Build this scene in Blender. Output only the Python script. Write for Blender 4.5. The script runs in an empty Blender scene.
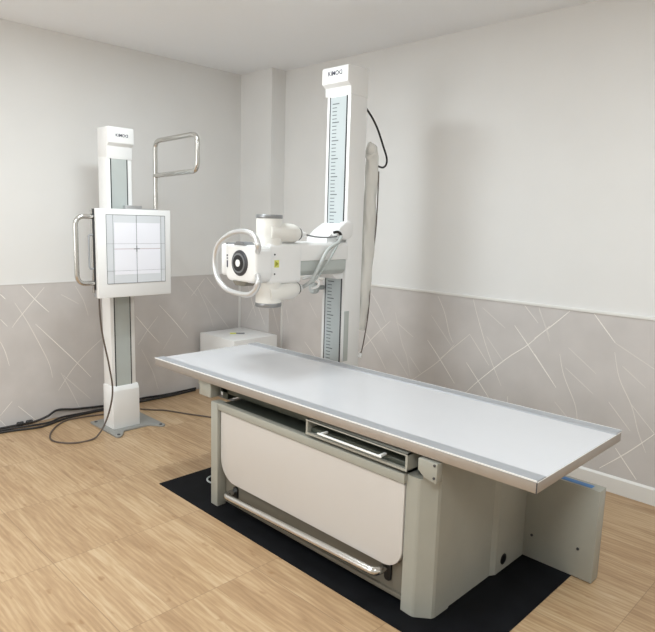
import bpy, bmesh, math, random
from mathutils import Vector, Matrix
random.seed(7)
C = bpy.context.scene.collection

# ------------------------------------------------------------ camera, world, lights, exposure
scn = bpy.context.scene
cam = bpy.data.cameras.new('camera')
cam.sensor_fit = 'HORIZONTAL'; cam.sensor_width = 36.0
cam.lens = 36.0 * 613.0 / 655.0
cam.clip_start = 0.05
camo = bpy.data.objects.new('camera', cam); C.objects.link(camo)
R = Vector((0.70935582, 0.70429981, 0.02785851)); U = Vector((-0.12744186, 0.08928364, 0.98781932)); F = Vector((-0.69323365, 0.70426572, -0.15309114))
camo.matrix_world = Matrix(((R.x, U.x, -F.x, 4.35), (R.y, U.y, -F.y, -3.447), (R.z, U.z, -F.z, 1.45), (0, 0, 0, 1)))
scn.camera = camo
w = bpy.data.worlds.new('world'); scn.world = w; w.use_nodes = True
w.node_tree.nodes['Background'].inputs[0].default_value = (0.9, 0.95, 1, 1)
w.node_tree.nodes['Background'].inputs[1].default_value = 0.3
CEIL = 2.645
LAMPS = [((1.55, -1.80), (0.30, 0.50), 14.5), ((1.9, -3.7), (0.60, 1.2), 25.0), ((4.4, -3.6), (0.60, 1.2), 24.0), ((4.4, -1.3), (0.60, 0.60), 13.0)]  # first panel follows from the column's wall shadow, other three are added fill
for (lx, ly), (sx, sy), e in LAMPS:
    a = bpy.data.lights.new('panel_light', 'AREA'); a.shape = 'RECTANGLE'; a.size = sx; a.size_y = sy
    a.energy = e; a.color = (0.86, 0.955, 1.0)
    ao = bpy.data.objects.new('panel_light', a); ao.location = (lx, ly, CEIL - 0.035); C.objects.link(ao)
WX0, WX1, WZ0, WZ1, WY = 0.5, 2.3, 0.95, 2.2, -5.6      # added unseen window behind the camera, fill for ceiling and left side
a = bpy.data.lights.new('unseen_fill_light', 'AREA'); a.shape = 'RECTANGLE'; a.size = WX1 - WX0; a.size_y = WZ1 - WZ0  # lamp of the added window, unseen fill light
a.energy = 13.0; a.color = (0.88, 0.95, 1.0)
ao = bpy.data.objects.new('unseen_fill_light', a); ao.location = ((WX0 + WX1) / 2, WY + 0.03, (WZ0 + WZ1) / 2); ao.rotation_euler = (math.radians(90), 0, 0); C.objects.link(ao)
scn.view_settings.view_transform = 'Standard'; scn.view_settings.look = 'None'
scn.view_settings.gamma = 1.0; scn.view_settings.use_curve_mapping = False
scn.view_settings.exposure = 0.46

# ------------------------------------------------------------ materials
def lin(c): return tuple(((v / 255) / 12.92 if v / 255 <= 0.04045 else ((v / 255 + 0.055) / 1.055) ** 2.4) for v in c) + (1,)
def mat(name, rgb, rough=0.5, metal=0.0, vary=0.04, scale=8.0, bump=0.0, bscale=200.0, spec=0.5, stretch=None):
    m = bpy.data.materials.new(name); m.use_nodes = True
    nt = m.node_tree; b = nt.nodes['Principled BSDF']
    b.inputs['Roughness'].default_value = rough; b.inputs['Metallic'].default_value = metal
    b.inputs['Specular IOR Level'].default_value = spec
    tc = nt.nodes.new('ShaderNodeTexCoord'); mp = nt.nodes.new('ShaderNodeMapping')
    nt.links.new(tc.outputs['Object'], mp.inputs[0])
    if stretch: mp.inputs['Scale'].default_value = stretch
    n = nt.nodes.new('ShaderNodeTexNoise'); n.inputs['Scale'].default_value = scale; n.inputs['Detail'].default_value = 4
    nt.links.new(mp.outputs[0], n.inputs['Vector'])
    r = nt.nodes.new('ShaderNodeValToRGB'); c = lin(rgb)
    r.color_ramp.elements[0].position = 0.3; r.color_ramp.elements[1].position = 0.7
    r.color_ramp.elements[0].color = tuple(v * (1 - vary) for v in c[:3]) + (1,)
    r.color_ramp.elements[1].color = tuple(min(1, v * (1 + vary)) for v in c[:3]) + (1,)
    nt.links.new(n.outputs['Fac'], r.inputs[0]); nt.links.new(r.outputs[0], b.inputs['Base Color'])
    if bump:
        n2 = nt.nodes.new('ShaderNodeTexNoise'); n2.inputs['Scale'].default_value = bscale
        nt.links.new(mp.outputs[0], n2.inputs['Vector'])
        bp = nt.nodes.new('ShaderNodeBump'); bp.inputs['Strength'].default_value = bump; bp.inputs['Distance'].default_value = 0.002
        nt.links.new(n2.outputs['Fac'], bp.inputs['Height']); nt.links.new(bp.outputs[0], b.inputs['Normal'])
    return m
M = {}
M['wall'] = mat('wall_paint', (234, 233, 231), 0.75, vary=0.012, scale=3, bump=0.05, spec=0.25)
M['ceiling'] = mat('ceiling_paint', (247, 249, 252), 0.85, vary=0.01, scale=2, spec=0.1)
M['dado'] = mat('grey_wall_covering', (207, 202, 199), 0.5, vary=0.05, scale=5, bump=0.08, bscale=60, spec=0.3)
M['streak'] = mat('pale_streak', (250, 246, 240), 0.5, vary=0.02)
M['streak_mid'] = mat('soft_streak', (238, 233, 227), 0.5, vary=0.02)
M['streak_faint'] = mat('faint_streak', (226, 221, 216), 0.5, vary=0.02)
M['trim'] = mat('white_trim', (232, 230, 226), 0.4, vary=0.01)
M['white'] = mat('white_enamel', (244, 244, 243), 0.32, vary=0.01, scale=4)
M['tabletop'] = mat('white_laminate', (208, 208, 211), 0.22, vary=0.01, scale=6)
M['cream'] = mat('cream_plastic', (238, 236, 230), 0.35, vary=0.015)
M['panelcream'] = mat('cream_panel_paint', (210, 206, 202), 0.3, vary=0.012, scale=3)
M['body'] = mat('grey_beige_powder_coat', (166, 165, 155), 0.45, vary=0.025, scale=12, bump=0.15, bscale=400)
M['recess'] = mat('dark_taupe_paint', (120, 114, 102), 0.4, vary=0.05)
M['greyplate'] = mat('sage_grey_paint', (190, 196, 193), 0.4, vary=0.03)
M['strip'] = mat('pale_blue_grey_strip', (196, 204, 206), 0.3, vary=0.02)
M['alu'] = mat('brushed_aluminium', (205, 206, 208), 0.32, 0.9, vary=0.04, scale=40, stretch=(0.2, 8, 8))
M['alu_matte'] = mat('anodised_aluminium', (170, 172, 176), 0.5, 0.25, vary=0.03)
M['alu_soft'] = mat('satin_aluminium_tube', (218, 218, 218), 0.36, 0.7, vary=0.02)
M['highlight_handle_white'] = mat('edge_highlight_handle_white', (244, 244, 242), 0.4, 0.0, vary=0.01)  # near-white: painted highlight on the table edges, also the drawer handle's colour
M['cap_metal'] = mat('dull_steel_cap', (150, 152, 154), 0.3, 0.7, vary=0.03)
M['band'] = mat('satin_steel_band', (176, 168, 160), 0.42, 0.5, vary=0.04, scale=20)
M['steel'] = mat('stainless_tube', (206, 204, 200), 0.2, 0.95, vary=0.02)
M['chrome'] = mat('polished_steel', (225, 225, 225), 0.12, 1.0, vary=0.01)
M['black'] = mat('black_plastic', (18, 18, 20), 0.4, vary=0.1)
M['darkgrey'] = mat('dark_grey_plastic', (62, 62, 66), 0.35, vary=0.05)
M['midgrey'] = mat('mid_grey_plastic', (128, 130, 132), 0.35, vary=0.03)
M['mat'] = mat('black_rubber', (17, 18, 21), 0.7, vary=0.3, scale=9, bump=0.3, bscale=300, spec=0.12)
M['tray'] = mat('dark_green_steel', (70, 74, 66), 0.35, vary=0.1, scale=15)
M['glassy'] = mat('pale_grey_window', (222, 225, 229), 0.12, vary=0.01)
M['field'] = mat('pale_lavender_window', (246, 246, 253), 0.12, vary=0.005)
M['line'] = mat('grey_line', (120, 120, 126), 0.4, vary=0.02)
M['pinkline'] = mat('pink_line', (170, 140, 146), 0.4, vary=0.02)
M['ink'] = mat('dark_ink', (58, 58, 78), 0.5, vary=0.02)
M['tick'] = mat('grey_tick', (104, 112, 116), 0.5, vary=0.02)
M['yellow'] = mat('yellow_sticker', (226, 228, 120), 0.4, vary=0.02)
M['olive'] = mat('olive_symbol', (160, 160, 40), 0.4, vary=0.02)
M['blue'] = mat('blue_tape', (70, 128, 190), 0.5, vary=0.03)
M['cable'] = mat('dark_cable_rubber', (40, 38, 38), 0.5, vary=0.08)
M['greycable'] = mat('brown_grey_cable', (92, 80, 72), 0.45, vary=0.05)
M['palehose'] = mat('pale_grey_hose', (188, 192, 190), 0.35, vary=0.03, scale=60)
M['sleeve'] = mat('cloudy_plastic_wrap', (228, 226, 220), 0.25, vary=0.09, scale=16, bump=0.8, bscale=28, stretch=(1, 1, 0.35))
M['baseplate'] = mat('grey_hammered_steel', (152, 152, 148), 0.4, 0.15, vary=0.06, scale=60)
def glow():
    m = bpy.data.materials.new('light_diffuser'); m.use_nodes = True; b = m.node_tree.nodes['Principled BSDF']
    b.inputs['Emission Color'].default_value = (1, 0.97, 0.93, 1); b.inputs['Emission Strength'].default_value = 1.5
    return m
M['glow'] = glow()
def floor_mat():
    m = bpy.data.materials.new('wood_look_floor'); m.use_nodes = True; nt = m.node_tree; N = nt.nodes.new; L = nt.links.new
    b = nt.nodes['Principled BSDF']; b.inputs['Roughness'].default_value = 0.34; b.inputs['Specular IOR Level'].default_value = 0.45
    tc = N('ShaderNodeTexCoord')
    def math_(op, a, v=None, c=None):
        n = N('ShaderNodeMath'); n.operation = op
        for i, s in enumerate((a, v, c)):
            if s is None: continue
            if isinstance(s, (int, float)): n.inputs[i].default_value = s
            else: L(s, n.inputs[i])
        return n.outputs[0]
    sep = N('ShaderNodeSeparateXYZ'); L(tc.outputs['Object'], sep.inputs[0])
    X, Y = sep.outputs[0], sep.outputs[1]
    # strip id (0.2 m) and tile id (0.6 m)
    iy = math_('FLOOR', math_('DIVIDE', math_('ADD', Y, 20.14), 0.2))
    ix = math_('FLOOR', math_('DIVIDE', math_('ADD', X, 20 - 0.287), 0.6))
    cmb = N('ShaderNodeCombineXYZ'); L(ix, cmb.inputs[0]); L(iy, cmb.inputs[1])
    wn = N('ShaderNodeTexWhiteNoise'); wn.noise_dimensions = '3D'; L(cmb.outputs[0], wn.inputs['Vector'])
    off = N('ShaderNodeVectorMath'); off.operation = 'SCALE'; L(wn.outputs['Color'], off.inputs[0]); off.inputs['Scale'].default_value = 9.0
    add = N('ShaderNodeVectorMath'); add.operation = 'ADD'; L(tc.outputs['Object'], add.inputs[0]); L(off.outputs[0], add.inputs[1])
    mp = N('ShaderNodeMapping'); L(add.outputs[0], mp.inputs[0]); mp.inputs['Scale'].default_value = (1.1, 9.0, 1)
    n1 = N('ShaderNodeTexNoise'); n1.inputs['Scale'].default_value = 2.2; n1.inputs['Detail'].default_value = 6; n1.inputs['Distortion'].default_value = 0.9; L(mp.outputs[0], n1.inputs['Vector'])
    mp2 = N('ShaderNodeMapping'); L(add.outputs[0], mp2.inputs[0]); mp2.inputs['Scale'].default_value = (3.0, 48, 1)
    n2 = N('ShaderNodeTexNoise'); n2.inputs['Scale'].default_value = 3.0; n2.inputs['Detail'].default_value = 5; L(mp2.outputs[0], n2.inputs['Vector'])
    mp3 = N('ShaderNodeMapping'); L(add.outputs[0], mp3.inputs[0]); mp3.inputs['Scale'].default_value = (5.0, 12.0, 1)
    n3 = N('ShaderNodeTexNoise'); n3.inputs['Scale'].default_value = 2.0; n3.inputs['Detail'].default_value = 2; L(mp3.outputs[0], n3.inputs['Vector'])
    mp4 = N('ShaderNodeMapping'); L(add.outputs[0], mp4.inputs[0]); mp4.inputs['Scale'].default_value = (0.35, 1.6, 1)
    wv = N('ShaderNodeTexWave'); wv.wave_type = 'BANDS'; wv.bands_direction = 'Y'; wv.inputs['Scale'].default_value = 9.0; wv.inputs['Distortion'].default_value = 7.0; wv.inputs['Detail'].default_value = 3; wv.inputs['Detail Scale'].default_value = 1.4; L(mp4.outputs[0], wv.inputs['Vector'])
    f = math_('ADD', math_('MULTIPLY', n1.outputs['Fac'], 0.60), math_('MULTIPLY', n2.outputs['Fac'], 0.31))
    f = math_('ADD', f, math_('MULTIPLY', wv.outputs['Fac'], 0.10))
    f = math_('ADD', f, math_('MULTIPLY', math_('SUBTRACT', wn.outputs['Value'], 0.5), 0.11))
    r = N('ShaderNodeValToRGB'); e = r.color_ramp.elements
    e[0].position = 0.25; e[0].color = lin((152, 120, 87)); e[1].position = 0.76; e[1].color = lin((205, 181, 147))
    k = e.new(0.47); k.color = lin((176, 145, 110)); k2 = e.new(0.56); k2.color = lin((187, 157, 121))
    L(f, r.inputs[0])
    # knots: rare dark brown blobs
    kr = N('ShaderNodeValToRGB'); kr.color_ramp.elements[0].position = 0.66; kr.color_ramp.elements[1].position = 0.74; L(n3.outputs['Fac'], kr.inputs[0])
    mk = N('ShaderNodeMixRGB'); mk.inputs[2].default_value = lin((146, 108, 70)); L(math_('MULTIPLY', kr.outputs[0], 0.6), mk.inputs[0]); L(r.outputs[0], mk.inputs[1])
    # joints
    def joint(c, o, p, wd):
        fr = math_('FRACT', math_('DIVIDE', math_('ADD', c, o), p))
        d = math_('MINIMUM', fr, math_('SUBTRACT', 1.0, fr))
        return math_('LESS_THAN', d, wd / p)
    j = math_('MAXIMUM', math_('MULTIPLY', joint(Y, 20.54, 0.6, 0.0014), 0.5), math_('MULTIPLY', joint(X, 20 - 0.287, 0.6, 0.0013), 0.45))
    j = math_('MAXIMUM', j, math_('MULTIPLY', joint(Y, 20.14, 0.2, 0.0012), 0.12))
    mj = N('ShaderNodeMixRGB'); mj.inputs[2].default_value = lin((96, 74, 52)); L(j, mj.inputs[0]); L(mk.outputs[0], mj.inputs[1])
    L(mj.outputs[0], b.inputs['Base Color'])
    bp = N('ShaderNodeBump'); bp.inputs['Strength'].default_value = 0.06; bp.inputs['Distance'].default_value = 0.002; L(f, bp.inputs['Height']); L(bp.outputs[0], b.inputs['Normal'])
    return m
M['floor'] = floor_mat()

# ------------------------------------------------------------ mesh helpers
class MB:
    """collects shapes (world coordinates) for ONE mesh object"""
    def __init__(s): s.bm = bmesh.new(); s.mi = 0
    def _merge(s, t):
        me = bpy.data.meshes.new('tmp'); t.to_mesh(me); t.free()
        n0 = len(s.bm.faces); s.bm.from_mesh(me); bpy.data.meshes.remove(me)
        s.bm.faces.ensure_lookup_table()
        for f in s.bm.faces[n0:]: f.material_index = s.mi
        return s
    def box(s, x0, x1, y0, y1, z0, z1, bev=0.0, seg=2):
        t = bmesh.new(); bmesh.ops.create_cube(t, size=1)
        for v in t.verts: v.co = Vector(((x0 + x1) / 2 + v.co.x * (x1 - x0), (y0 + y1) / 2 + v.co.y * (y1 - y0), (z0 + z1) / 2 + v.co.z * (z1 - z0)))
        if bev: bmesh.ops.bevel(t, geom=t.edges[:], offset=bev, segments=seg, profile=0.5, affect='EDGES')
        return s._merge(t)
    def prism(s, pts, axis, a, b, bev=0.0, seg=2, verts_only=False):
        """polygon (2-D pts) extruded along axis from a to b. axis z: (x,y); y: (x,z); x: (y,z)"""
        t = bmesh.new()
        def P(p, h): return {'z': (p[0], p[1], h), 'y': (p[0], h, p[1]), 'x': (h, p[0], p[1])}[axis]
        lo = [t.verts.new(P(p, a)) for p in pts]; hi = [t.verts.new(P(p, b)) for p in pts]
        t.faces.new(lo); t.faces.new(hi)
        n = len(pts)
        for i in range(n): t.faces.new((lo[i], lo[(i + 1) % n], hi[(i + 1) % n], hi[i]))
        bmesh.ops.recalc_face_normals(t, faces=t.faces[:])
        if bev: bmesh.ops.bevel(t, geom=t.edges[:], offset=bev, segments=seg, profile=0.5, affect='EDGES')
        return s._merge(t)
    def cyl(s, p0, p1, r0, r1=None, n=28, bev=0.0):
        r1 = r0 if r1 is None else r1; p0, p1 = Vector(p0), Vector(p1); d = p1 - p0
        t = bmesh.new(); bmesh.ops.create_cone(t, cap_ends=True, segments=n, radius1=r0, radius2=r1, depth=d.length)
        if bev:
            ed = [e for e in t.edges if abs(e.verts[0].co.z - e.verts[1].co.z) < 1e-6]
            bmesh.ops.bevel(t, geom=ed, offset=bev, segments=3, profile=0.5, affect='EDGES')
        q = Vector((0, 0, 1)).rotation_difference(d.normalized())
        for v in t.verts: v.co = q @ v.co + (p0 + p1) / 2
        return s._merge(t)
    def lathe(s, p0, direction, prof, n=32):
        """prof: list of (distance along direction, radius)"""
        d = Vector(direction).normalized(); q = Vector((0, 0, 1)).rotation_difference(d); t = bmesh.new(); rings = []
        for h, r in prof:
            rings.append([t.verts.new(q @ Vector((r * math.cos(2 * math.pi * k / n), r * math.sin(2 * math.pi * k / n), h)) + Vector(p0)) for k in range(n)])
        for a, b in zip(rings, rings[1:]):
            for k in range(n): t.faces.new((a[k], a[(k + 1) % n], b[(k + 1) % n], b[k]))
        t.faces.new(rings[0]); t.faces.new(rings[-1])
        bmesh.ops.recalc_face_normals(t, faces=t.faces[:])
        return s._merge(t)
    def tube(s, pts, r, n=12, radii=None, squash=None):
        pts = [Vector(p) for p in pts]; t = bmesh.new(); rings = []
        T = [(pts[min(i + 1, len(pts) - 1)] - pts[max(i - 1, 0)]).normalized() for i in range(len(pts))]
        up = Vector((0, 0, 1)) if abs(T[0].z) < 0.9 else Vector((0, 1, 0))
        nrm = (up - T[0] * up.dot(T[0])).normalized()
        for i, p in enumerate(pts):
            if i: nrm = T[i - 1].rotation_difference(T[i]) @ nrm
            b = T[i].cross(nrm); rr = radii[i] if radii else r
            ring = []
            for k in range(n):
                a = 2 * math.pi * k / n; sx, sy = squash(i, a) if squash else (1, 1)
                ring.append(t.verts.new(p + nrm * math.cos(a) * rr * sx + b * math.sin(a) * rr * sy))
            rings.append(ring)
        for a, b in zip(rings, rings[1:]):
            for k in range(n): t.faces.new((a[k], a[(k + 1) % n], b[(k + 1) % n], b[k]))
        t.faces.new(rings[0]); t.faces.new(rings[-1])
        bmesh.ops.recalc_face_normals(t, faces=t.faces[:])
        return s._merge(t)
    def rot(s, deg, cx, cy):
        k = math.tan(math.radians(deg))
        for v in s.bm.verts: v.co.y += k * (v.co.x - cx)
        return s
    def done(s, name, mats, parent=None, smooth=True, loc=None):
        me = bpy.data.meshes.new(name)
        base = Vector(parent['_base']) if parent is not None else (Vector(loc) if loc is not None else Vector((0, 0, 0)))
        bmesh.ops.translate(s.bm, verts=s.bm.verts[:], vec=-base)
        s.bm.to_mesh(me); s.bm.free()
        for m in (mats if isinstance(mats, (list, tuple)) else [mats]): me.materials.append(M[m])
        if smooth:
            me.shade_smooth()
            me.set_sharp_from_angle(angle=math.radians(38))
        o = bpy.data.objects.new(name, me); C.objects.link(o)
        if parent is not None: o.parent = parent; o['_base'] = tuple(base)
        else: o.location = base; o['_base'] = tuple(base)
        return o
def arc_path(pts, rad, seg=7):
    """polyline with rounded corners"""
    pts = [Vector(p) for p in pts]; out = [pts[0]]
    for i in range(1, len(pts) - 1):
        a, b, c = pts[i - 1], pts[i], pts[i + 1]; u = (a - b); v = (c - b)
        r = min(rad, u.length * 0.49, v.length * 0.49); p0 = b + u.normalized() * r; p1 = b + v.normalized() * r
        for k in range(seg + 1):
            t = k / seg; out.append(p0 * (1 - t) ** 2 + b * 2 * t * (1 - t) + p1 * t * t)
    out.append(pts[-1]); return out
def spline(pts, n=8, closed=False):
    P = [Vector(p) for p in pts]; out = []
    for i in range(len(P) - 1):
        p0 = P[i - 1] if i else P[0]; p1, p2 = P[i], P[i + 1]; p3 = P[i + 2] if i + 2 < len(P) else P[-1]
        for k in range(n):
            t = k / n
            out.append(0.5 * ((2 * p1) + (p2 - p0) * t + (2 * p0 - 5 * p1 + 4 * p2 - p3) * t * t + (3 * p1 - p0 - 3 * p2 + p3) * t ** 3))
    out.append(P[-1]); return out
def rrect(x0, x1, y0, y1, rbl=0, rbr=0, rtr=0, rtl=0, seg=8):
    out = []
    for (cx, cy, r, a0) in ((x0, y0, rbl, 180), (x1, y0, rbr, 270), (x1, y1, rtr, 0), (x0, y1, rtl, 90)):
        if r == 0: out.append((cx, cy)); continue
        ox = cx + r if cx == x0 else cx - r; oy = cy + r if cy == y0 else cy - r
        for k in range(seg + 1):
            a = math.radians(a0 + 90 * k / seg); out.append((ox + r * math.cos(a), oy + r * math.sin(a)))
    return out
def thing(name, loc, label, cat, group=None):
    o = bpy.data.objects.new(name, None); C.objects.link(o); o.location = loc; o['_base'] = tuple(loc)
    o.empty_display_size = 0.1
    o['label'] = label; o['category'] = cat
    if group: o['group'] = group
    return o
def tag(o, label, cat, group=None):
    o['label'] = label; o['category'] = cat
    if group: o['group'] = group
    return o
def struct(o): o['kind'] = 'structure'; return o
def text_mesh(name, body, size, origin, xdir, up, material, parent, mirror_last=True, extrude=0.0008):
    """raised lettering; xdir = reading direction, up = letter up"""
    bm = bmesh.new(); x = 0.0
    for i, ch in enumerate(body):
        cu = bpy.data.curves.new('glyph', 'FONT'); cu.body = ch; cu.size = size; cu.extrude = extrude; cu.resolution_u = 3; cu.offset = size * 0.012
        to = bpy.data.objects.new('glyph', cu); C.objects.link(to)
        bpy.context.view_layer.update()
        me = bpy.data.meshes.new_from_object(to.evaluated_get(bpy.context.evaluated_depsgraph_get()))
        xs = [v.co.x for v in me.vertices]; x0, x1 = min(xs), max(xs)
        for v in me.vertices:
            cx = v.co.x - x0
            if mirror_last and i == len(body) - 1: cx = (x1 - x0) - cx
            v.co.x = x + cx
        x += (x1 - x0) + size * 0.09
        bm.from_mesh(me)
        bpy.data.objects.remove(to); bpy.data.curves.remove(cu); bpy.data.meshes.remove(me)
    X = Vector(xdir).normalized(); Z = Vector(up).normalized(); Nn = X.cross(Z)
    for v in bm.verts:
        c = v.co.copy(); v.co = Vector(origin) + X * c.x + Z * c.y + Nn * c.z
    bmesh.ops.recalc_face_normals(bm, faces=bm.faces[:])
    m = MB(); m.bm.free(); m.bm = bm
    return m.done(name, material, parent, smooth=False)

# ------------------------------------------------------------ the room
RX, RY = 6.2, -5.6
struct(MB().box(-0.1, RX + 0.1, RY - 0.1, 0.1, -0.1, 0).done('floor', 'floor', smooth=False))
struct(MB().box(-0.1, RX + 0.1, RY - 0.1, 0.1, CEIL, CEIL + 0.1).done('ceiling', 'ceiling', smooth=False))
struct(MB().box(-0.1, 0, RY - 0.1, 0.1, 0, CEIL).done('wall_left', 'wall', smooth=False))
struct(MB().box(0, RX + 0.1, 0, 0.1, 0, CEIL).done('wall_right', 'wall', smooth=False))
struct(MB().box(RX, RX + 0.1, RY - 0.1, 0, 0, CEIL).done('wall_back', 'wall', smooth=False))
struct(MB().box(0, RX, RY - 0.1, RY, 0, CEIL).done('wall_front', 'wall', smooth=False))
m = MB()
for u in ((WX0 - .06, WX0, WZ0 - .06, WZ1 + .06), (WX1, WX1 + .06, WZ0 - .06, WZ1 + .06), (WX0, WX1, WZ1, WZ1 + .06), (WX0, WX1, WZ0 - .06, WZ0)): m.box(u[0], u[1], RY, RY + .05, u[2], u[3])
m.box((WX0 + WX1) / 2 - .02, (WX0 + WX1) / 2 + .02, RY, RY + .024, WZ0, WZ1); m.mi = 1; m.box(WX0, WX1, RY + .002, RY + .01, WZ0, WZ1)
struct(m.done('added_window_1', ['trim', 'glow'], smooth=False))  # added window with a glowing pane, built to light the room
PX, PY = 0.405, -0.145
struct(MB().box(0, PX, PY, 0, 0, CEIL).done('wall_corner_pillar', 'wall', smooth=False))

STREAK_L = [
    ('b',[(-1.973,0.969),(-1.886,0.857),(-1.802,0.768)]),
    ('m',[(-1.827,0.944),(-1.901,0.859),(-2.007,0.737),(-2.047,0.684)]),
    ('b',[(-2.109,0.913),(-2.079,0.879)]),
    ('m',[(-2.117,0.747),(-2.076,0.695)]),
    ('m',[(-2.024,0.851),(-1.954,0.724),(-1.875,0.549),(-1.817,0.405),(-1.796,0.298)]),
    ('b',[(-1.896,0.693),(-1.754,0.534),(-1.623,0.385),(-1.518,0.256)]),
    ('m',[(-1.412,0.546),(-1.551,0.437),(-1.66,0.329),(-1.759,0.196)]),
    ('m',[(-2.125,0.596),(-2.099,0.528),(-2.077,0.427)]),
    ('f',[(-1.612,0.941),(-1.556,0.834),(-1.524,0.718)]),
    ('f',[(-1.715,0.887),(-1.591,0.81)]),
    ('m',[(-2.071,0.177),(-2.15,0.093)]),
    ('m',[(-2.035,0.136),(-1.915,-0.009)]),
    ('m',[(-2.152,0.06),(-2.117,0.01)]),
    ('f',[(-1.737,0.323),(-1.666,0.17),(-1.601,0.013)]),
    ('f',[(-1.721,0.303),(-1.527,0.09)]),
    ('f',[(-1.772,0.066),(-1.833,0.008)]),
    ('m',[(-0.518,0.945),(-0.649,0.804)]),
    ('m',[(-0.496,0.953),(-0.406,0.854)]),
    ('f',[(-0.595,0.884),(-0.497,0.699),(-0.429,0.52)]),
    ('f',[(-0.53,0.815),(-0.266,0.493)]),
    ('b',[(-0.946,0.752),(-0.808,0.605),(-0.684,0.456)]),
    ('f',[(-0.692,0.677),(-0.746,0.608)]),
    ('b',[(-1.148,0.681),(-1.056,0.567),(-0.951,0.447)]),
    ('m',[(-0.958,0.664),(-1.047,0.566),(-1.135,0.452)]),
    ('f',[(-0.722,0.936),(-0.595,0.8)]),
    ('f',[(-0.83,0.506),(-0.922,0.38)]),
    ('f',[(-1.107,0.413),(-1.014,0.22),(-0.967,0.065)]),
]
STREAK_R = [
    ('f',[(1.414,0.93),(1.492,0.84),(1.56,0.736)]),
    ('m',[(1.604,0.749),(1.467,0.623),(1.285,0.44)]),
    ('m',[(1.353,0.643),(1.472,0.524),(1.58,0.385)]),
    ('f',[(1.392,0.814),(1.499,0.699),(1.596,0.58)]),
    ('f',[(1.644,0.816),(1.716,0.606),(1.764,0.517),(1.806,0.373)]),
    ('f',[(1.656,0.749),(1.813,0.662)]),
    ('f',[(1.633,0.537),(1.726,0.441),(1.789,0.37)]),
    ('f',[(1.789,0.522),(1.894,0.418)]),
    ('b',[(1.935,0.661),(2.044,0.547),(2.171,0.401)]),
    ('m',[(2.152,0.663),(2.03,0.525),(1.824,0.356)]),
    ('m',[(2.001,0.971),(2.061,0.868),(2.107,0.733),(2.141,0.674)]),
    ('f',[(1.955,0.836),(2.047,0.737),(2.128,0.653)]),
    ('m',[(2.273,0.979),(2.31,0.876),(2.383,0.7),(2.444,0.577),(2.511,0.457)]),
    ('m',[(2.264,0.749),(2.415,0.572)]),
    ('m',[(2.264,0.751),(2.041,0.545)]),
    ('b',[(2.25,0.561),(2.341,0.462),(2.431,0.362)]),
    ('b',[(2.79,0.877),(2.666,0.746),(2.538,0.641),(2.349,0.457),(2.257,0.354)]),
    ('b',[(2.57,0.852),(2.666,0.746),(2.817,0.572)]),
    ('f',[(2.343,0.934),(2.51,0.825)]),
    ('f',[(2.386,0.754),(2.512,0.616)]),
    ('m',[(2.626,0.986),(2.72,0.886)]),
    ('f',[(2.719,0.966),(2.796,0.817)]),
    ('f',[(2.558,0.401),(2.563,0.362)]),
    ('b',[(2.903,0.984),(2.802,0.88),(2.704,0.792)]),
    ('b',[(3.041,0.992),(3.167,0.838)]),
    ('m',[(3.169,0.787),(3.207,0.647),(3.284,0.509),(3.328,0.382),(3.378,0.274)]),
    ('f',[(3.167,0.838),(3.376,0.731)]),
    ('f',[(3.216,0.718),(3.343,0.624)]),
    ('m',[(2.866,0.725),(2.901,0.603),(2.978,0.454),(3.0,0.368)]),
    ('b',[(2.712,0.699),(2.862,0.521)]),
    ('f',[(2.86,0.436),(2.941,0.362)]),
    ('f',[(2.913,0.77),(3.082,0.648)]),
    ('f',[(2.906,0.65),(3.076,0.531)]),
    ('m',[(3.163,0.506),(3.29,0.371)]),
    ('m',[(3.275,0.524),(3.411,0.387)]),
    ('b',[(3.411,0.387),(3.286,0.247),(3.149,0.115)]),
    ('b',[(3.223,0.256),(3.347,0.111)]),
    ('f',[(2.718,0.98),(2.801,0.788)]),
    ('m',[(0.235,0.539),(0.335,0.46)]),
    ('m',[(0.704,0.455),(0.842,0.343)]),
    ('f',[(0.751,0.79),(0.849,0.67)]),
    ('f',[(0.466,0.702),(0.5,0.582)]),
]

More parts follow.
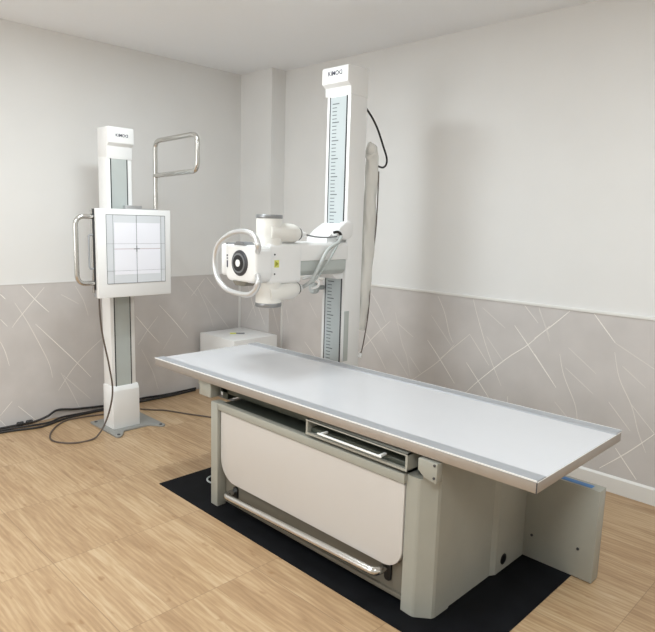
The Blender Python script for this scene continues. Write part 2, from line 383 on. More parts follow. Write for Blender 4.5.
def generic(lo, hi, n, seed):
    rnd = random.Random(seed); out = []
    for i in range(n):
        u = rnd.uniform(lo, hi); v = rnd.uniform(0.15, 0.85); L_ = rnd.uniform(0.15, 0.45); a = rnd.choice((-1, 1)) * rnd.uniform(0.7, 1.1)
        c = rnd.uniform(-0.04, 0.04); du, dv = L_ * math.cos(a), L_ * math.sin(a)
        out.append((rnd.choice('bmff'), [(u - du / 2, v - dv / 2), (u + c, v), (u + du / 2, v + dv / 2)]))
    return out
D1 = 0.985; DL = 0.968
def dado(name, fam, D1, lo, hi, t0, streaks):
    """grey wall covering, 6 mm thick, with its printed pale streaks as a second, third and fourth material of the same mesh"""
    m = MB()
    if fam == 'x': m.box(lo, hi, t0 - 0.006, t0, 0, D1)
    else: m.box(t0, t0 + 0.006, lo, hi, 0, D1)
    for si, (kind, pts) in enumerate(streaks):
        off = 0.0063 + si * 0.00003
        m.mi = {'b': 1, 'm': 2, 'f': 3}[kind]; wd = {'b': 0.0030, 'm': 0.0026, 'f': 0.0030}[kind]
        sp = [p for p in spline([(min(max(a, lo + .002), hi - .002), min(max(b, 0.003), D1 - 0.004), 0) for a, b in pts], 5)]
        t = bmesh.new(); L_ = []; R_ = []
        for i, p in enumerate(sp):
            d = (sp[min(i + 1, len(sp) - 1)] - sp[max(i - 1, 0)]); d = d.normalized() if d.length > 1e-6 else Vector((1, 0, 0)); nn = Vector((-d.y, d.x, 0))
            ww = wd * (0.45 + 0.55 * math.sin(math.pi * min(1, max(0, (i + 0.6) / len(sp)))))
            for s_, lst in ((1, L_), (-1, R_)):
                q = p + nn * ww * s_
                q.x = min(max(q.x, lo), hi); q.y = min(max(q.y, 0.001), D1 - 0.001)
                lst.append(t.verts.new((q.x, t0 - off, q.y) if fam == 'x' else (t0 + off, q.x, q.y)))
        for i in range(len(sp) - 1): t.faces.new((L_[i], L_[i + 1], R_[i + 1], R_[i]))
        bmesh.ops.recalc_face_normals(t, faces=t.faces[:])
        f0 = t.faces[:][0]; t.normal_update()
        want = Vector((0, -1, 0)) if fam == 'x' else Vector((1, 0, 0))
        if f0.normal.dot(want) < 0: bmesh.ops.reverse_faces(t, faces=t.faces[:])
        m._merge(t)
    return struct(m.done(name, ['dado', 'streak', 'streak_mid', 'streak_faint'], smooth=False))
dado('trim_1', 'y', DL, RY, PY, 0.0, STREAK_L + generic(-5.4, -2.5, 16, 3))
dado('trim_2', 'x', D1, PX, RX, 0.0, STREAK_R + generic(3.7, 6.0, 18, 4))
dado('trim_3', 'x', DL, 0.006, PX, PY, [('m', [(0.12, 0.9), (0.2, 0.7), (0.24, 0.62)]), ('f', [(0.3, 0.85), (0.1, 0.55)]), ('m', [(0.26, 0.72), (0.36, 0.56)])])
dado('trim_4', 'y', DL, PY - 0.006, 0, PX, [('f', [(-0.14, 0.8), (-0.04, 0.5)])])
# capping strip on top of the covering
struct(MB().box(PX + 0.006, RX, -0.012, 0, D1, D1 + 0.017, 0.002).done('trim_5', 'trim'))
struct(MB().box(0, 0.008, RY, PY, DL, DL + 0.006).done('trim_6', 'dado'))
struct(MB().box(0.008, PX, PY - 0.008, PY, DL, DL + 0.006).done('trim_7', 'dado'))
# slim vertical joint strips at the pillar
struct(MB().box(0.006, 0.020, PY - 0.018, PY - 0.006, 0, DL).done('trim_8', 'trim'))
struct(MB().box(PX + 0.006, PX + 0.018, -0.018, -0.006, 0, DL).done('trim_9', 'trim'))
struct(MB().prism([(0, 0), (-0.018, 0), (-0.018, 0.084), (-0.010, 0.095), (0, 0.095)], 'x', PX + 0.02, RX).done('baseboard_right', 'trim', smooth=False))

# ------------------------------------------------------------ ceiling light panels (outside the frame; all but the first are added fill)
where = ['above the head end of the examination table', 'in front of the left wall, added as fill light', 'behind the camera, added as fill light', 'near the right wall behind the table foot, added as fill light']
for ((lx, ly), (sx, sy), e), wt in zip(LAMPS, where):
    t = thing('ceiling_light', (lx, ly, CEIL - 0.03), 'flush white ceiling light panel ' + wt, 'ceiling light', 'ceiling light panels')
    MB().box(lx - sx / 2 - .02, lx + sx / 2 + .02, ly - sy / 2 - .02, ly + sy / 2 + .02, CEIL - 0.03, CEIL, 0.003).done('housing', 'white', t)
    MB().box(lx - sx / 2, lx + sx / 2, ly - sy / 2, ly + sy / 2, CEIL - 0.032, CEIL - 0.0295).done('diffuser', 'glow', t)

# ------------------------------------------------------------ floor mat
tag(MB().box(1.484, 3.425, -1.812, -0.930, 0, 0.004).done('floor_mat', 'mat', smooth=False, loc=(2.44, -1.37, 0)),
    'flat black rubber mat on the wood-look floor under the examination table', 'mat')

# ------------------------------------------------------------ examination table
Z0 = 0.004
TX0, TX1, TY0, TY1, TZ = 1.362, 3.569, -1.739, -1.031, 0.680
TR = (1.07, 2.465, -1.385)
T = thing('examination_table', (2.5, -1.38, 0), 'long radiography table with white top, aluminium side rails and grey-beige pedestal', 'table')
MB().box(TX0 + .002, TX1 - .002, TY0 + 0.06, TY1 - 0.06, TZ - 0.04, TZ - 0.004).rot(*TR).done('tabletop', 'tabletop', T)
def rail(y0, y1, out):
    m = MB(); # raised lip rail, profile in (y,z)
    s = 1 if out > 0 else -1; yo = y1 if s > 0 else y0; yi = y0 if s > 0 else y1
    m.prism([(yo, TZ - 0.006), (yo, TZ - 0.001), (yo - s * 0.002, TZ + 0.001), (yi + s * 0.004, TZ), (yi, TZ - 0.004), (yi, TZ - 0.008)], 'x', TX0, TX1)
    m.rot(*TR); return m.done('side_rail', 'alu_matte', T, smooth=False)
rail(TY0, TY0 + 0.062, -1)
rail(TY1 - 0.062, TY1, 1)
MB().box(TX0 + .003, TX1 - .003, TY0 + .002, TY0 + .01, TZ - 0.042, TZ - 0.006, 0.001).rot(*TR).done('edge_band', 'band', T)
MB().box(TX0 + .003, TX1 - .003, TY1 - .01, TY1 - .002, TZ - 0.042, TZ - 0.006, 0.001).rot(*TR).done('edge_band', 'band', T)
MB().box(TX1 - .012, TX1, TY0 + .003, TY1 - .003, TZ - 0.042, TZ - 0.0055, 0.001).rot(*TR).done('end_band', 'band', T)
MB().box(TX0, TX0 + .012, TY0 + .003, TY1 - .003, TZ - 0.042, TZ - 0.0055, 0.001).rot(*TR).done('end_band', 'band', T)
MB().box(TX0 + 0.1, TX1 - 0.1, TY0 + 0.1, TY1 - 0.1, TZ - 0.052, TZ - 0.04).rot(*TR).done('underside_panel', 'tray', T)
for y in (TY0 + 0.0008, TY1 - 0.0008): MB().box(TX0, TX1, y - 0.0012, y + 0.0012, TZ - 0.004, TZ + 0.0015, 0.0005).rot(*TR).done('edge_highlight', 'highlight_handle_white', T)  # pale strips paint the light caught by the rail edges
MB().box(TX1 - 0.001, TX1 + 0.001, TY0 + 0.003, TY1 - 0.003, TZ - 0.0065, TZ - 0.004).rot(*TR).done('edge_highlight', 'highlight_handle_white', T)  # same painted highlight along the table end
MB().box(TX1 - 0.0015, TX1 + 0.0012, TY0 - 0.0012, TY0 + 0.0015, TZ - 0.042, TZ - 0.006).rot(*TR).done('corner_seam', 'darkgrey', T)
# travel frame under the top with its four end plates
m = MB()
for y in (-1.64, -1.12): m.box(1.78, 3.14, y - 0.02, y + 0.02, 0.575, 0.630, 0.003)
m.box(1.86, 1.90, -1.66, -1.10, 0.546, 0.630)
m.done('travel_frame', 'tray', T)
MB().prism([(1.745, 0.553), (1.845, 0.553), (1.845, 0.630), (1.735, 0.630), (1.735, 0.61), (1.745, 0.605)], 'y', -1.725, -1.66, 0.002).done('end_block', 'body', T)
MB().prism([(1.745, 0.553), (1.845, 0.553), (1.845, 0.630), (1.735, 0.630), (1.735, 0.61), (1.745, 0.605)], 'y', -1.11, -1.045, 0.002).done('end_block', 'body', T)
pl = MB().prism([(3.137, 0.630), (3.137, 0.588), (3.165, 0.566), (3.217, 0.557), (3.217, 0.630)], 'y', -1.735, -1.70, 0.001).done('mounting_plate', 'body', T)
pl['label'] = 'grey-beige corner plate with two screws'
for z in (0.622, 0.575): MB().cyl((3.207, -1.735, z), (3.207, -1.738, z), 0.005, n=12).done('screw', 'darkgrey', pl)
# base: left leg frame, right pedestal
MB().box(1.866, 1.922, -1.738, -1.685, Z0, 0.546, 0.004).done('leg', 'body', T)
MB().box(1.866, 1.922, -1.085, -1.03, Z0, 0.546, 0.004).done('leg', 'body', T)
MB().box(1.869, 1.881, -1.69, -1.08, 0.10, 0.50, 0.002).done('end_panel', 'body', T)
ped = MB()
ped.prism([(3.077, -1.716), (3.124, -1.720), (3.132, -1.7195), (3.140, -1.716), (3.180, -1.684), (3.190, -1.676), (3.195, -1.664), (3.196, -1.575), (3.191, -1.568), (3.191, -1.265), (3.205, -1.240), (3.205, -0.995), (3.077, -0.995)], 'z', Z0, 0.545)
ped.prism([(3.145, -1.712), (3.180, -1.684), (3.190, -1.676), (3.195, -1.664), (3.196, -1.575), (3.191, -1.568), (3.191, -1.265), (3.205, -1.24), (3.205, -1.05), (3.145, -1.05)], 'z', 0.5449, 0.628)
pedo = ped.done('pedestal', 'body', T, smooth=False)
MB().lathe((3.2045, -1.178, 0.052), (1, 0, 0), [(0, 0.024), (0.002, 0.024), (0.003, 0.02)], 20).done('cable_port', 'black', pedo)
# shelf frame between leg and pedestal
fr = MB()
fr.box(1.912, 3.077, -1.732, -1.70, 0.510, 0.546, 0.002)
fr.done('front_rail', 'body', T)
MB().box(1.912, 3.077, -1.70, -1.05, 0.515, 0.538).done('shelf', 'tray', T)
MB().box(1.912, 3.077, -1.075, -1.055, 0.03, 0.515).done('rear_panel', 'body', T)
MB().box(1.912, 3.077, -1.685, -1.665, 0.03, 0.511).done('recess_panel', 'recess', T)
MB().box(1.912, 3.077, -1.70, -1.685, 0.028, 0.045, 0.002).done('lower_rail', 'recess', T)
MB().prism(rrect(1.930, 3.073, 0.155, 0.504, 0.11, 0.085, 0.004, 0.004), 'y', -1.722, -1.70, 0.002).done('front_panel', 'panelcream', T)
fo = MB(); fo.tube(arc_path([(2.00, -1.675, 0.094), (2.00, -1.750, 0.094), (2.978, -1.750, 0.124), (2.978, -1.69, 0.124)], 0.035), 0.0165, 16)
fo = fo.done('foot_rail', 'steel', T)
for x, zz in ((2.012, -0.010), (2.990, 0.012)): MB().prism(rrect(x - 0.016, x + 0.016, 0.062 + zz, 0.135 + zz, .012, .012, .012, .012, 5), 'y', -1.694, -1.684).done('rail_slot', 'black', fo)
# cassette drawer
dx0, dx1, dz0, dz1, dy = 2.556, 3.090, 0.562, 0.626, -1.735
d = MB()
d.box(dx0, dx1, dy, -1.36, dz0, dz0 + 0.004); d.box(dx0, dx1, dy, -1.36, dz1 - 0.003, dz1)
d.box(dx0, dx0 + 0.010, dy, -1.36, dz0, dz1); d.box(dx1 - 0.010, dx1, dy, -1.36, dz0, dz1)
d.box(dx0, dx1, dy - 0.002, dy + 0.006, dz0, dz0 + 0.009); d.box(dx0, dx1, dy - 0.002, dy + 0.006, dz1 - 0.005, dz1)
d = d.done('cassette_drawer', 'body', T, smooth=False)
MB().box(dx0 + 0.012, dx1 - 0.012, dy + 0.02, dy + 0.30, dz0 + 0.006, dz0 + 0.026, 0.002).done('cassette_tray', 'tray', d)
MB().box(2.645, 2.985, dy - 0.024, dy - 0.015, dz0 + 0.026, dz0 + 0.034, 0.003).box(2.655, 2.667, dy - 0.016, dy + 0.022, dz0 + 0.026, dz0 + 0.033).box(2.965, 2.977, dy - 0.016, dy + 0.022, dz0 + 0.026, dz0 + 0.033).done('drawer_handle', 'highlight_handle_white', d)
wing = MB().box(3.200, 3.510, -1.003, -0.938, Z0 + 0.0005, 0.404, 0.0015).done('side_cabinet', 'body', T)
for p in ((3.242, 0.112), (3.444, 0.131)): MB().cyl((p[0], -1.003, p[1]), (p[0], -1.006, p[1]), 0.006, n=12).done('bolt', 'darkgrey', wing)
bl = MB().box(3.335, 3.472, -0.992, -0.962, 0.404, 0.4055).done('tape_strip', 'blue', wing); bl['label'] = 'blue tape strip'

# ------------------------------------------------------------ tube stand with X-ray tube
S = thing('xray_tube_stand', (1.83, -0.78, 0), 'tall white column with centimetre scale carrying an X-ray tube arm behind the table', 'x-ray machine')
cx0, cx1, cy0, cy1 = 1.746, 1.931, -0.852, -0.712
col = MB().box(cx0, cx1, cy0, cy1, 0.02, 2.155, 0.004).done('column', 'white', S)
MB().box(cx0 + 0.026, cx1 - 0.024, cy0 - 0.0015, cy0 + 0.004, 0.05, 2.145).done('scale_strip', 'strip', S)
m = MB()
m.box(cx0 + 0.024, cx0 + 0.030, cy0 - 0.003, cy0 + 0.002, 0.05, 2.147); m.box(cx1 - 0.031, cx1 - 0.023, cy0 - 0.003, cy0 + 0.002, 0.05, 2.147)
m.done('guide_groove', 'darkgrey', S, smooth=False)
m = MB(); z = 0.590; k = 0
while z < 2.11:
    L_ = 0.052 if k % 5 == 0 else 0.034
    m.box(cx0 + 0.046, cx0 + 0.046 + L_, cy0 - 0.0022, cy0 - 0.001, z, z + (0.0055 if k % 5 == 0 else 0.0042)); z += 0.0202; k += 1
m.done('scale_marks', 'tick', S, smooth=False)
cap = MB()
cap.prism([(-0.886, 2.214), (-0.886, 2.296), (-0.878, 2.304), (cy1, 2.304), (cy1, 2.150), (-0.855, 2.150), (-0.858, 2.196)], 'x', cx0 - 0.014, cx1 + 0.004, 0.004)
cap = cap.done('column_cap', 'white', S)
text_mesh('lettering', 'KIMOD', 0.034, (1.782, -0.8865, 2.2560), (1, 0, 0), (0, 0, 1), 'ink', cap)
MB().box(cx1 - 0.004, cx1 + 0.0015, -0.850, -0.812, 0.63, 0.93, 0.001).done('side_strip', 'greyplate', S)
MB().box(cx0 - 0.10, cx1 + 0.10, -0.93, -0.62, 0, 0.02, 0.004).done('base_plate', 'baseplate', S)
# carriage
ca = MB()
ca.prism([(-0.990, 1.330), (-0.990, 1.352), (-0.935, 1.398), (-0.870, 1.436), (-0.849, 1.440), (-0.849, 1.12), (-0.900, 1.12), (-0.960, 1.16), (-0.99, 1.20)], 'x', 1.745, 1.910, 0.004)
ca = ca.done('carriage', 'white', S)
MB().prism([(-0.93, 1.350), (-0.955, 1.375), (-0.93, 1.42), (-0.88, 1.450), (-0.835, 1.452), (-0.815, 1.43), (-0.82, 1.37), (-0.86, 1.345)], 'x', 1.905, 1.952, 0.012, 3).done('carriage_lug', 'white', ca)
kn = MB().lathe((1.752, -0.905, 1.055), (0, -1, 0), [(0, 0.012), (0.01, 0.012), (0.012, 0.034), (0.035, 0.034), (0.042, 0.026)], 24).cyl((1.752, -0.85, 1.055), (1.752, -0.91, 1.055), 0.014, n=14).done('brake_knob', 'palehose', ca)
# telescopic arm
arm = MB().prism([(1.74, 1.236), (1.955, 1.236), (1.957, 1.318), (1.945, 1.331), (1.74, 1.331)], 'y', -1.245, -0.862, 0.003).done('arm', 'white', S)
MB().prism([(1.76, 1.235), (1.948, 1.235), (1.945, 1.180), (1.925, 1.155), (1.78, 1.155)], 'y', -1.243, -0.870, 0.002).done('arm_underside', 'greyplate', arm)
bx = MB().prism(rrect(1.765, 1.965, 1.122, 1.328, 0.02, 0.02, 0.02, 0.02, 5), 'y', -1.448, -1.236, 0.003).done('tube_mount', 'white', S)
st = MB().box(1.9645, 1.9656, -1.420, -1.388, 1.208, 1.246, 0.0004).done('warning_sticker', 'yellow', bx); st['label'] = 'yellow warning sticker'
MB().prism([(-1.413, 1.213), (-1.392, 1.227), (-1.413, 1.241)], 'x', 1.9655, 1.9662).done('warning_triangle', 'olive', st)
for z in (1.274, 1.175): MB().cyl((1.965, -1.418, z), (1.967, -1.418, z), 0.0045, n=12).done('screw', 'darkgrey', bx)
# tube housing (vertical cylinder) with steel end caps
tx, ty = 1.895, -1.398
th = MB().cyl((tx, ty, 1.018), (tx, ty, 1.457), 0.0665, n=40, bev=0.003).done('tube_housing', 'cream', S)
for a, b in ((1.454, 1.474), (1.000, 1.022)): MB().cyl((tx, ty, a), (tx, ty, b), 0.069, n=40, bev=0.004).done('end_cap', 'cap_metal', th)
def horn(z, dz, name='cable_horn'):
    p0 = Vector((tx + 0.022, ty - 0.035, z)); dr = Vector((0, 1, dz)).normalized()
    h = MB().lathe(p0, dr, [(0.0, 0.046), (0.008, 0.051), (0.16, 0.051), (0.18, 0.048), (0.20, 0.040), (0.215, 0.031)], 32).done(name, 'cream', S)
    e = p0 + dr * 0.215
    MB().lathe(e - dr * 0.005, dr, [(0, 0.033), (0.008, 0.033)], 24).done('rubber_ring', 'darkgrey', h)
    MB().lathe(e, dr, [(0, 0.020), (0.03, 0.018), (0.034, 0.012), (0.055, 0.010)], 20).done('cable_socket', 'white', h)
    return e + dr * 0.05
e1 = horn(1.386, -0.04)
e2 = horn(1.068, 0.085)
# collimator behind the head, pointing to the wall detector
co = MB().box(1.60, 1.80, -1.49, -1.31, 1.145, 1.315, 0.014, 3).done('collimator', 'white', S)
MB().box(1.592, 1.602, -1.46, -1.34, 1.17, 1.29, 0.001).done('aperture_window', 'glassy', co)
# control head with dial
hd = MB().prism(rrect(1.730, 1.985, 1.132, 1.320, 0.042, 0.045, 0.045, 0.018, 6), 'y', -1.556, -1.446, 0.016, 3).done('control_head', 'white', S)
LX, LZ = 1.858, 1.228
dl = MB().lathe((LX, -1.553, LZ), (0, -1, 0), [(0, 0.066), (0.006, 0.065), (0.010, 0.060), (0.012, 0.056)], 40).done('dial', 'darkgrey', hd)
for nme, mt, a, r, b_ in (('dial_ring', 'midgrey', 0.0110, 0.050, 0.0135), ('dial_disc', 'black', 0.0130, 0.041, 0.016), ('dial_button', 'white', 0.0155, 0.018, 0.018)):
    MB().cyl((LX, -1.553 - a, LZ), (LX, -1.553 - b_, LZ), r, n=36).done(nme, mt, hd)
MB().box(1.748, 1.757, -1.5575, -1.5555, 1.200, 1.236).box(1.748, 1.757, -1.5575, -1.5555, 1.243, 1.250).box(1.748, 1.757, -1.5575, -1.5555, 1.257, 1.266).done('button_label', 'ink', hd, smooth=False)
MB().prism([(1.80, 1.317), (1.90, 1.317), (1.88, 1.334), (1.82, 1.334)], 'y', -1.553, -1.49, 0.003).done('angle_scale', 'midgrey', hd)
MB().prism([(1.79, 1.135), (1.91, 1.135), (1.885, 1.112), (1.815, 1.112)], 'y', -1.553, -1.49, 0.003).done('angle_scale', 'recess', hd)
MB().box(1.715, 1.80, -1.54, -1.47, 1.318, 1.325, 0.001).done('top_fin', 'midgrey', hd)
hp = [(2.029, -1.572, 1.323), (2.003, -1.572, 1.362), (1.951, -1.572, 1.384), (1.85, -1.572, 1.383), (1.752, -1.572, 1.348), (1.687, -1.572, 1.294), (1.668, -1.572, 1.215), (1.695, -1.572, 1.139), (1.768, -1.572, 1.089), (1.867, -1.572, 1.075), (1.961, -1.572, 1.079), (2.013, -1.572, 1.109), (2.032, -1.572, 1.147)]
hp = [(1.968, -1.535, 1.288), (1.998, -1.552, 1.300)] + [(p[0] - 0.006, p[1], p[2]) for p in hp] + [(2.0, -1.552, 1.168), (1.968, -1.535, 1.178)]
MB().tube(spline(hp, 6), 0.0140, 16).done('steering_handle', 'alu_soft', S)
# cables of the head
MB().tube(spline([e1, (1.915, -1.08, 1.362), (1.93, -1.00, 1.360), (1.945, -0.945, 1.366)]), 0.0045, 10).done('thin_cable', 'midgrey', S)
MB().tube(spline([(1.945, -0.975, 1.386), (1.955, -0.955, 1.392), (1.960, -0.935, 1.382), (1.962, -0.928, 1.362)], 6), 0.0075, 10).done('cable_clip', 'black', S)
MB().tube(spline([(1.965, -0.935, 1.366), (1.985, -0.975, 1.335), (1.985, -1.055, 1.294), (1.985, -1.123, 1.200), (1.975, -1.165, 1.130), (1.945, -1.185, 1.100), e2]), 0.0105, 14).done('high_tension_hose', 'palehose', S)
MB().tube(spline([(1.960, -0.93, 1.355), (1.975, -1.00, 1.28), (1.978, -1.07, 1.20), (1.96, -1.13, 1.125), (1.93, -1.17, 1.105)]), 0.0055, 10).done('control_cable', 'greyplate', S)
MB().tube(spline([(1.91, -1.17, 1.135), (1.94, -1.13, 1.145), (1.96, -1.10, 1.125), (1.95, -1.09, 1.095), (1.93, -1.12, 1.080)], 6), 0.008, 10).done('hose_clamp', 'white', S)
# rear hose wrapped in cloudy plastic, hook cable, thin line
pts = spline([(1.915, -0.705, 1.885), (1.905, -0.665, 1.865), (1.90, -0.640, 1.78), (1.90, -0.648, 1.55), (1.90, -0.645, 1.33), (1.90, -0.655, 1.10), (1.90, -0.668, 0.92), (1.905, -0.695, 0.80)], 8)
rr = [0.014 + 0.043 * min(1, i / 8) * (1 - 0.35 * max(0, (i - 30) / (len(pts) - 30))) for i in range(len(pts))]
def crumple(i, a): return (0.55 + 0.06 * math.sin(3 * a + i * 0.9), 1.0 + 0.07 * math.sin(4 * a + i * 0.63) + 0.05 * math.sin(i * 0.8))
pts2 = [Vector((p.x, p.y + 0.016 + 0.014 * (1 - i / len(pts)), p.z)) for i, p in enumerate(pts)]
MB().tube(pts2, 0.04, 20, radii=rr, squash=lambda i, a: tuple(reversed(crumple(i, a)))).done('wrapped_hose', 'sleeve', S)
MB().tube(spline([(1.925, -0.582, 1.75), (1.92, -0.580, 1.45), (1.905, -0.592, 1.15), (1.925, -0.630, 0.90), (1.938, -0.680, 0.72), (1.940, -0.702, 0.66)]), 0.0035, 8).done('thin_line', 'greycable', S)
MB().cyl((1.940, -0.710, 0.638), (1.940, -0.702, 0.662), 0.011, 0.009, 12).done('line_plug', 'white', S)
MB().tube(spline([(1.918, -0.712, 2.097), (1.92, -0.655, 2.05), (1.92, -0.599, 1.987), (1.92, -0.545, 1.90), (1.92, -0.508, 1.835), (1.92, -0.512, 1.795), (1.92, -0.545, 1.776), (1.91, -0.59, 1.785)]), 0.006, 10).done('hook_cable', 'black', S)

# ------------------------------------------------------------ wall bucky stand
B = thing('wall_detector_stand', (0.45, -1.49, 0), 'white upright detector stand with a square chest panel and tubular handles by the left wall', 'x-ray machine')
bx0, bx1, by0, by1 = 0.400, 0.520, -1.602, -1.430
MB().box(bx0, bx1, by0, by1, 0.02, 1.815, 0.004).done('column', 'white', B)
MB().box(bx1 - 0.004, bx1 + 0.0015, by0 + 0.028, by1 - 0.034, 0.30, 1.808).done('centre_strip', 'greyplate', B)
MB().box(bx1 - 0.003, bx1 + 0.003, by0 + 0.024, by0 + 0.030, 0.30, 1.81).box(bx1 - 0.003, bx1 + 0.003, by1 - 0.036, by1 - 0.030, 0.30, 1.81).done('guide_groove', 'black', B, smooth=False)
MB().prism([(bx0 - 0.012, 0.008), (0.540, 0.008), (0.540, 0.275), (0.524, 0.305), (bx0 - 0.004, 0.305)], 'y', by0 - 0.006, by1 + 0.014, 0.004).done('foot_cover', 'white', B)
bc = MB().prism([(bx0 - 0.006, 1.806), (bx0 - 0.006, 2.004), (0.546, 2.004), (0.550, 1.998), (0.550, 1.905), (0.526, 1.885), (0.524, 1.806)], 'y', by0 + 0.002, by1 + 0.004, 0.004).done('column_cap', 'white', B)
text_mesh('lettering', 'KIMOD', 0.026, (0.5505, -1.550, 1.944), (0, 1, 0), (0, 0, 1), 'ink', bc)
# base plate with a concave front and four feet
pp = []
def arc_pts(cx, cy, r, a0, a1, n=6): return [(cx + r * math.cos(math.radians(a0 + (a1 - a0) * k / n)), cy + r * math.sin(math.radians(a0 + (a1 - a0) * k / n))) for k in range(n + 1)]
pp += arc_pts(0.29, -1.645, 0.012, 180, 270)
pp += arc_pts(0.655, -1.632, 0.025, 270, 380)
pp += [(0.640, -1.590), (0.600, -1.570), (0.592, -1.55), (0.592, -1.39), (0.602, -1.37), (0.630, -1.345)]
pp += arc_pts(0.648, -1.312, 0.025, 340, 450)
pp += arc_pts(0.29, -1.300, 0.012, 90, 180)
bp = MB().prism(pp, 'z', 0, 0.012, 0.0015).done('base_plate', 'baseplate', B)
for p in ((0.652, -1.630), (0.645, -1.316), (0.31, -1.628), (0.31, -1.32)): MB().cyl((p[0], p[1], 0.012), (p[0], p[1], 0.017), 0.011, n=6).done('bolt', 'darkgrey', bp)
# detector box
gy0, gy1, gz0, gz1 = -1.752, -1.244, 0.932, 1.489
MB().box(0.520, 0.592, -1.60, -1.40, 1.05, 1.42, 0.006).done('slide_bracket', 'midgrey', B)
MB().box(0.50, 0.56, -1.50, -1.38, 1.49, 1.515, 0.003).box(0.54, 0.60, -1.52, -1.30, 1.44, 1.497, 0.003).done('top_bracket', 'alu', B)
dbx = MB().box(0.648, 0.682, gy0, gy1, gz0, gz1, 0.004).done('detector_box', 'white', B)
MB().box(0.600, 0.650, gy0 + 0.004, gy1, gz0 + 0.006, gz1 - 0.002, 0.002).done('cassette_housing', 'alu_matte', B)
MB().box(0.622, 0.650, gy0 - 0.002, gy0 + 0.006, gz0 + 0.05, gz1 - 0.004, 0.001).done('cassette_slot', 'black', B)
MB().box(0.600, 0.624, gy0 - 0.004, gy0 + 0.006, gz0 + 0.03, gz1 - 0.010, 0.001).done('slot_trim', 'steel', B)
wy0, wy1, wz0, wz1 = -1.694, -1.287, 1.021, 1.452
wd = MB().box(0.6815, 0.6835, wy0, wy1, wz0, wz1).done('detector_window', 'glassy', B, smooth=False)
MB().box(0.6834, 0.6842, wy0 + 0.052, wy1 - 0.037, wz0 + 0.055, wz1 - 0.048).done('exposure_field', 'field', wd, smooth=False)
g = MB(); X0, X1 = 0.6838, 0.6848
for y in (wy0, wy1): g.box(X0, X1, y - 0.0015, y + 0.0015, wz0, wz1)
for z in (wz0, wz1): g.box(X0, X1, wy0, wy1, z - 0.0015, z + 0.0015)
for y in (wy0 + 0.044, wy1 - 0.030): g.box(X0, X1, y - 0.0008, y + 0.0008, wz0, wz1)
for z in (wz0 + 0.08, wz1 - 0.18): g.box(X0, X1, wy0, wy1, z - 0.0006, z + 0.0006)
yc, zc = (wy0 + wy1) / 2 - 0.001, 1.239
g.box(X0, X1 + 0.0002, yc - 0.0014, yc + 0.0014, wz0, wz1)
g.box(X0, X1 + 0.0002, yc - 0.02, yc + 0.02, zc - 0.0025, zc + 0.0025).box(X0, X1 + 0.0002, yc - 0.003, yc + 0.003, zc - 0.02, zc + 0.02)
g.done('grid_lines', 'line', wd, smooth=False)
MB().box(X0, X1, wy0 + 0.05, wy1 - 0.035, zc - 0.0013, zc + 0.0013).done('centre_line', 'pinkline', wd, smooth=False)
# left grip, tray handle, overhead grip
MB().tube(arc_path([(0.63, gy0 + 0.01, 1.437), (0.63, -1.862, 1.437), (0.63, -1.862, 1.025), (0.63, gy0 + 0.01, 1.025)], 0.06), 0.0150, 16).done('side_handle', 'steel', B)
MB().tube(arc_path([(0.625, gy0 + 0.01, 1.325), (0.625, -1.780, 1.325), (0.625, -1.780, 1.115), (0.625, gy0 + 0.01, 1.115)], 0.012, 4), 0.0055, 10).done('tray_handle', 'alu_matte', B)
oy = -1.262
oh = MB()
oh.tube(arc_path([(0.530, oy, 1.46), (0.530, oy, 1.946), (1.036, oy, 1.958), (1.036, oy, 1.735), (0.530, oy, 1.720)], 0.06), 0.0155, 16)
oh.done('overhead_handle', 'steel', B)
MB().box(0.505, 0.605, oy - 0.02, oy + 0.016, 1.43, 1.475, 0.004).done('handle_socket', 'alu', B)

# ------------------------------------------------------------ corner cabinet and the item on it
cb = thing('generator_cabinet', (0.28, -0.38, 0), 'low plain white box cabinet in the corner by the pillar behind the table', 'cabinet')
MB().box(0.060, 0.530, -0.600, -0.158, 0.03, 0.500, 0.004).done('housing', 'white', cb)
MB().box(0.075, 0.515, -0.585, -0.170, 0, 0.031).done('plinth', 'midgrey', cb)
pn = thing('marker', (0.29, -0.40, 0.5), 'small yellow-tipped grey marker lying on top of the white corner cabinet', 'pen')
MB().cyl((0.264, -0.444, 0.506), (0.294, -0.404, 0.506), 0.006, n=12).done('cap', 'yellow', pn)
MB().cyl((0.294, -0.404, 0.506), (0.335, -0.348, 0.506), 0.005, n=12).done('barrel', 'midgrey', pn)

# ------------------------------------------------------------ cables on the floor
def cable(name, pts, r, mt, label, n=8):
    o = MB().tube(spline(pts, n), r, 10).done(name, mt, loc=(pts[0][0], pts[0][1], 0))
    return tag(o, label, 'cable')
r = 0.0055
cable('signal_cable', [(0.585, -1.705, 0.945), (0.60, -1.712, 0.86), (0.60, -1.700, 0.70), (0.60, -1.660, 0.48), (0.60, -1.640, 0.30), (0.58, -1.668, 0.13), (0.60, -1.74, 0.03), (0.61, -1.81, r), (0.58, -1.924, r), (0.455, -1.987, r), (0.29, -1.925, r), (0.14, -1.785, r), (0.13, -1.65, r), (0.17, -1.50, r), (0.22, -1.40, r)], r, 'greycable',
      'thin brown-grey cable hanging from the detector panel and looping on the floor')
cable('power_cable', [(0.22, -1.24, r), (0.30, -1.18, r), (0.366, -1.118, r), (0.47, -1.07, r), (0.568, -1.028, r), (0.725, -0.951, r), (1.0, -0.86, r), (1.4, -0.79, r), (1.60, -0.72, r)], r, 'greycable',
      'single brown-grey cable on the floor running from the detector stand to behind the table')
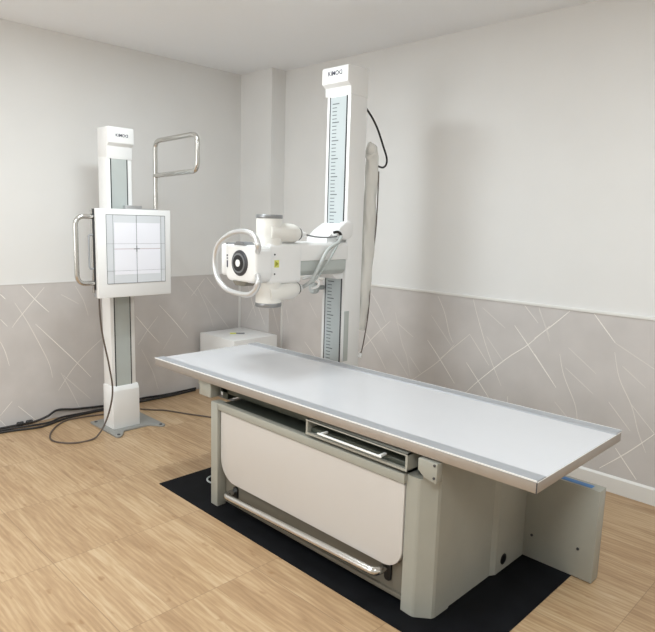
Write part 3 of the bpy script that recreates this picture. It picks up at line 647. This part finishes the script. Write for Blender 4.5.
cable('trunk_cable', [(0.12, -3.2, 0.008), (0.11, -2.5, 0.008), (0.105, -2.182, 0.008), (0.155, -1.98, 0.008), (0.148, -1.90, 0.008), (0.09, -1.75, 0.008), (0.075, -1.60, 0.008), (0.075, -1.40, 0.008), (0.06, -1.15, 0.008), (0.065, -0.9, 0.008), (0.045, -0.64, 0.008)], 0.0075, 'cable',
      'thick black cable on the floor along the left wall, outermost of the three')
tk = cable('trunk_cable', [(0.022, -3.2, 0.010), (0.024, -2.4, 0.010), (0.028, -2.10, 0.010), (0.034, -1.95, 0.012), (0.045, -1.86, 0.035), (0.025, -1.78, 0.060), (0.022, -1.66, 0.042), (0.020, -1.50, 0.026), (0.022, -1.3, 0.014), (0.020, -1.1, 0.020), (0.022, -0.9, 0.012), (0.022, -0.62, 0.016)], 0.008, 'cable',
      'thick black cable bowed up against the left wall, with two connector lumps')
for y in (-2.035, -1.975):
    q = MB().lathe((0.030, y - 0.022, 0.016), (0.1, 1, 0.02), [(0, 0.009), (0.004, 0.0145), (0.016, 0.0155), (0.020, 0.012), (0.024, 0.0155), (0.040, 0.0145), (0.044, 0.009)], 14)
    bmesh.ops.translate(q.bm, verts=q.bm.verts[:], vec=(-0.022, 3.2, 0)); o = q.done('connector', 'cable'); o.parent = tk
cable('trunk_cable', [(0.055, -3.2, 0.0075), (0.057, -2.4, 0.0075), (0.066, -2.12, 0.0075), (0.090, -1.98, 0.0075), (0.098, -1.86, 0.0075), (0.056, -1.76, 0.012), (0.048, -1.62, 0.0075), (0.046, -1.5, 0.0075), (0.045, -1.25, 0.0075), (0.040, -1.0, 0.0075), (0.044, -0.8, 0.0075)], 0.007, 'cable',
      'thick black cable on the floor by the left wall, middle one of the three')
rg = [Vector((1.655 + 0.055 * math.cos(a), -1.555 + 0.05 * math.sin(a), 0.0087)) for a in [2 * math.pi * k / 28 for k in range(26)]]
tag(MB().tube(rg, 0.0045, 8).done('cable_loop', 'palehose', loc=(1.655, -1.555, 0)), 'small loop of pale cable on the black mat beside the left table leg', 'cable')
for o in C.objects:
    if '_base' in o: del o['_base']
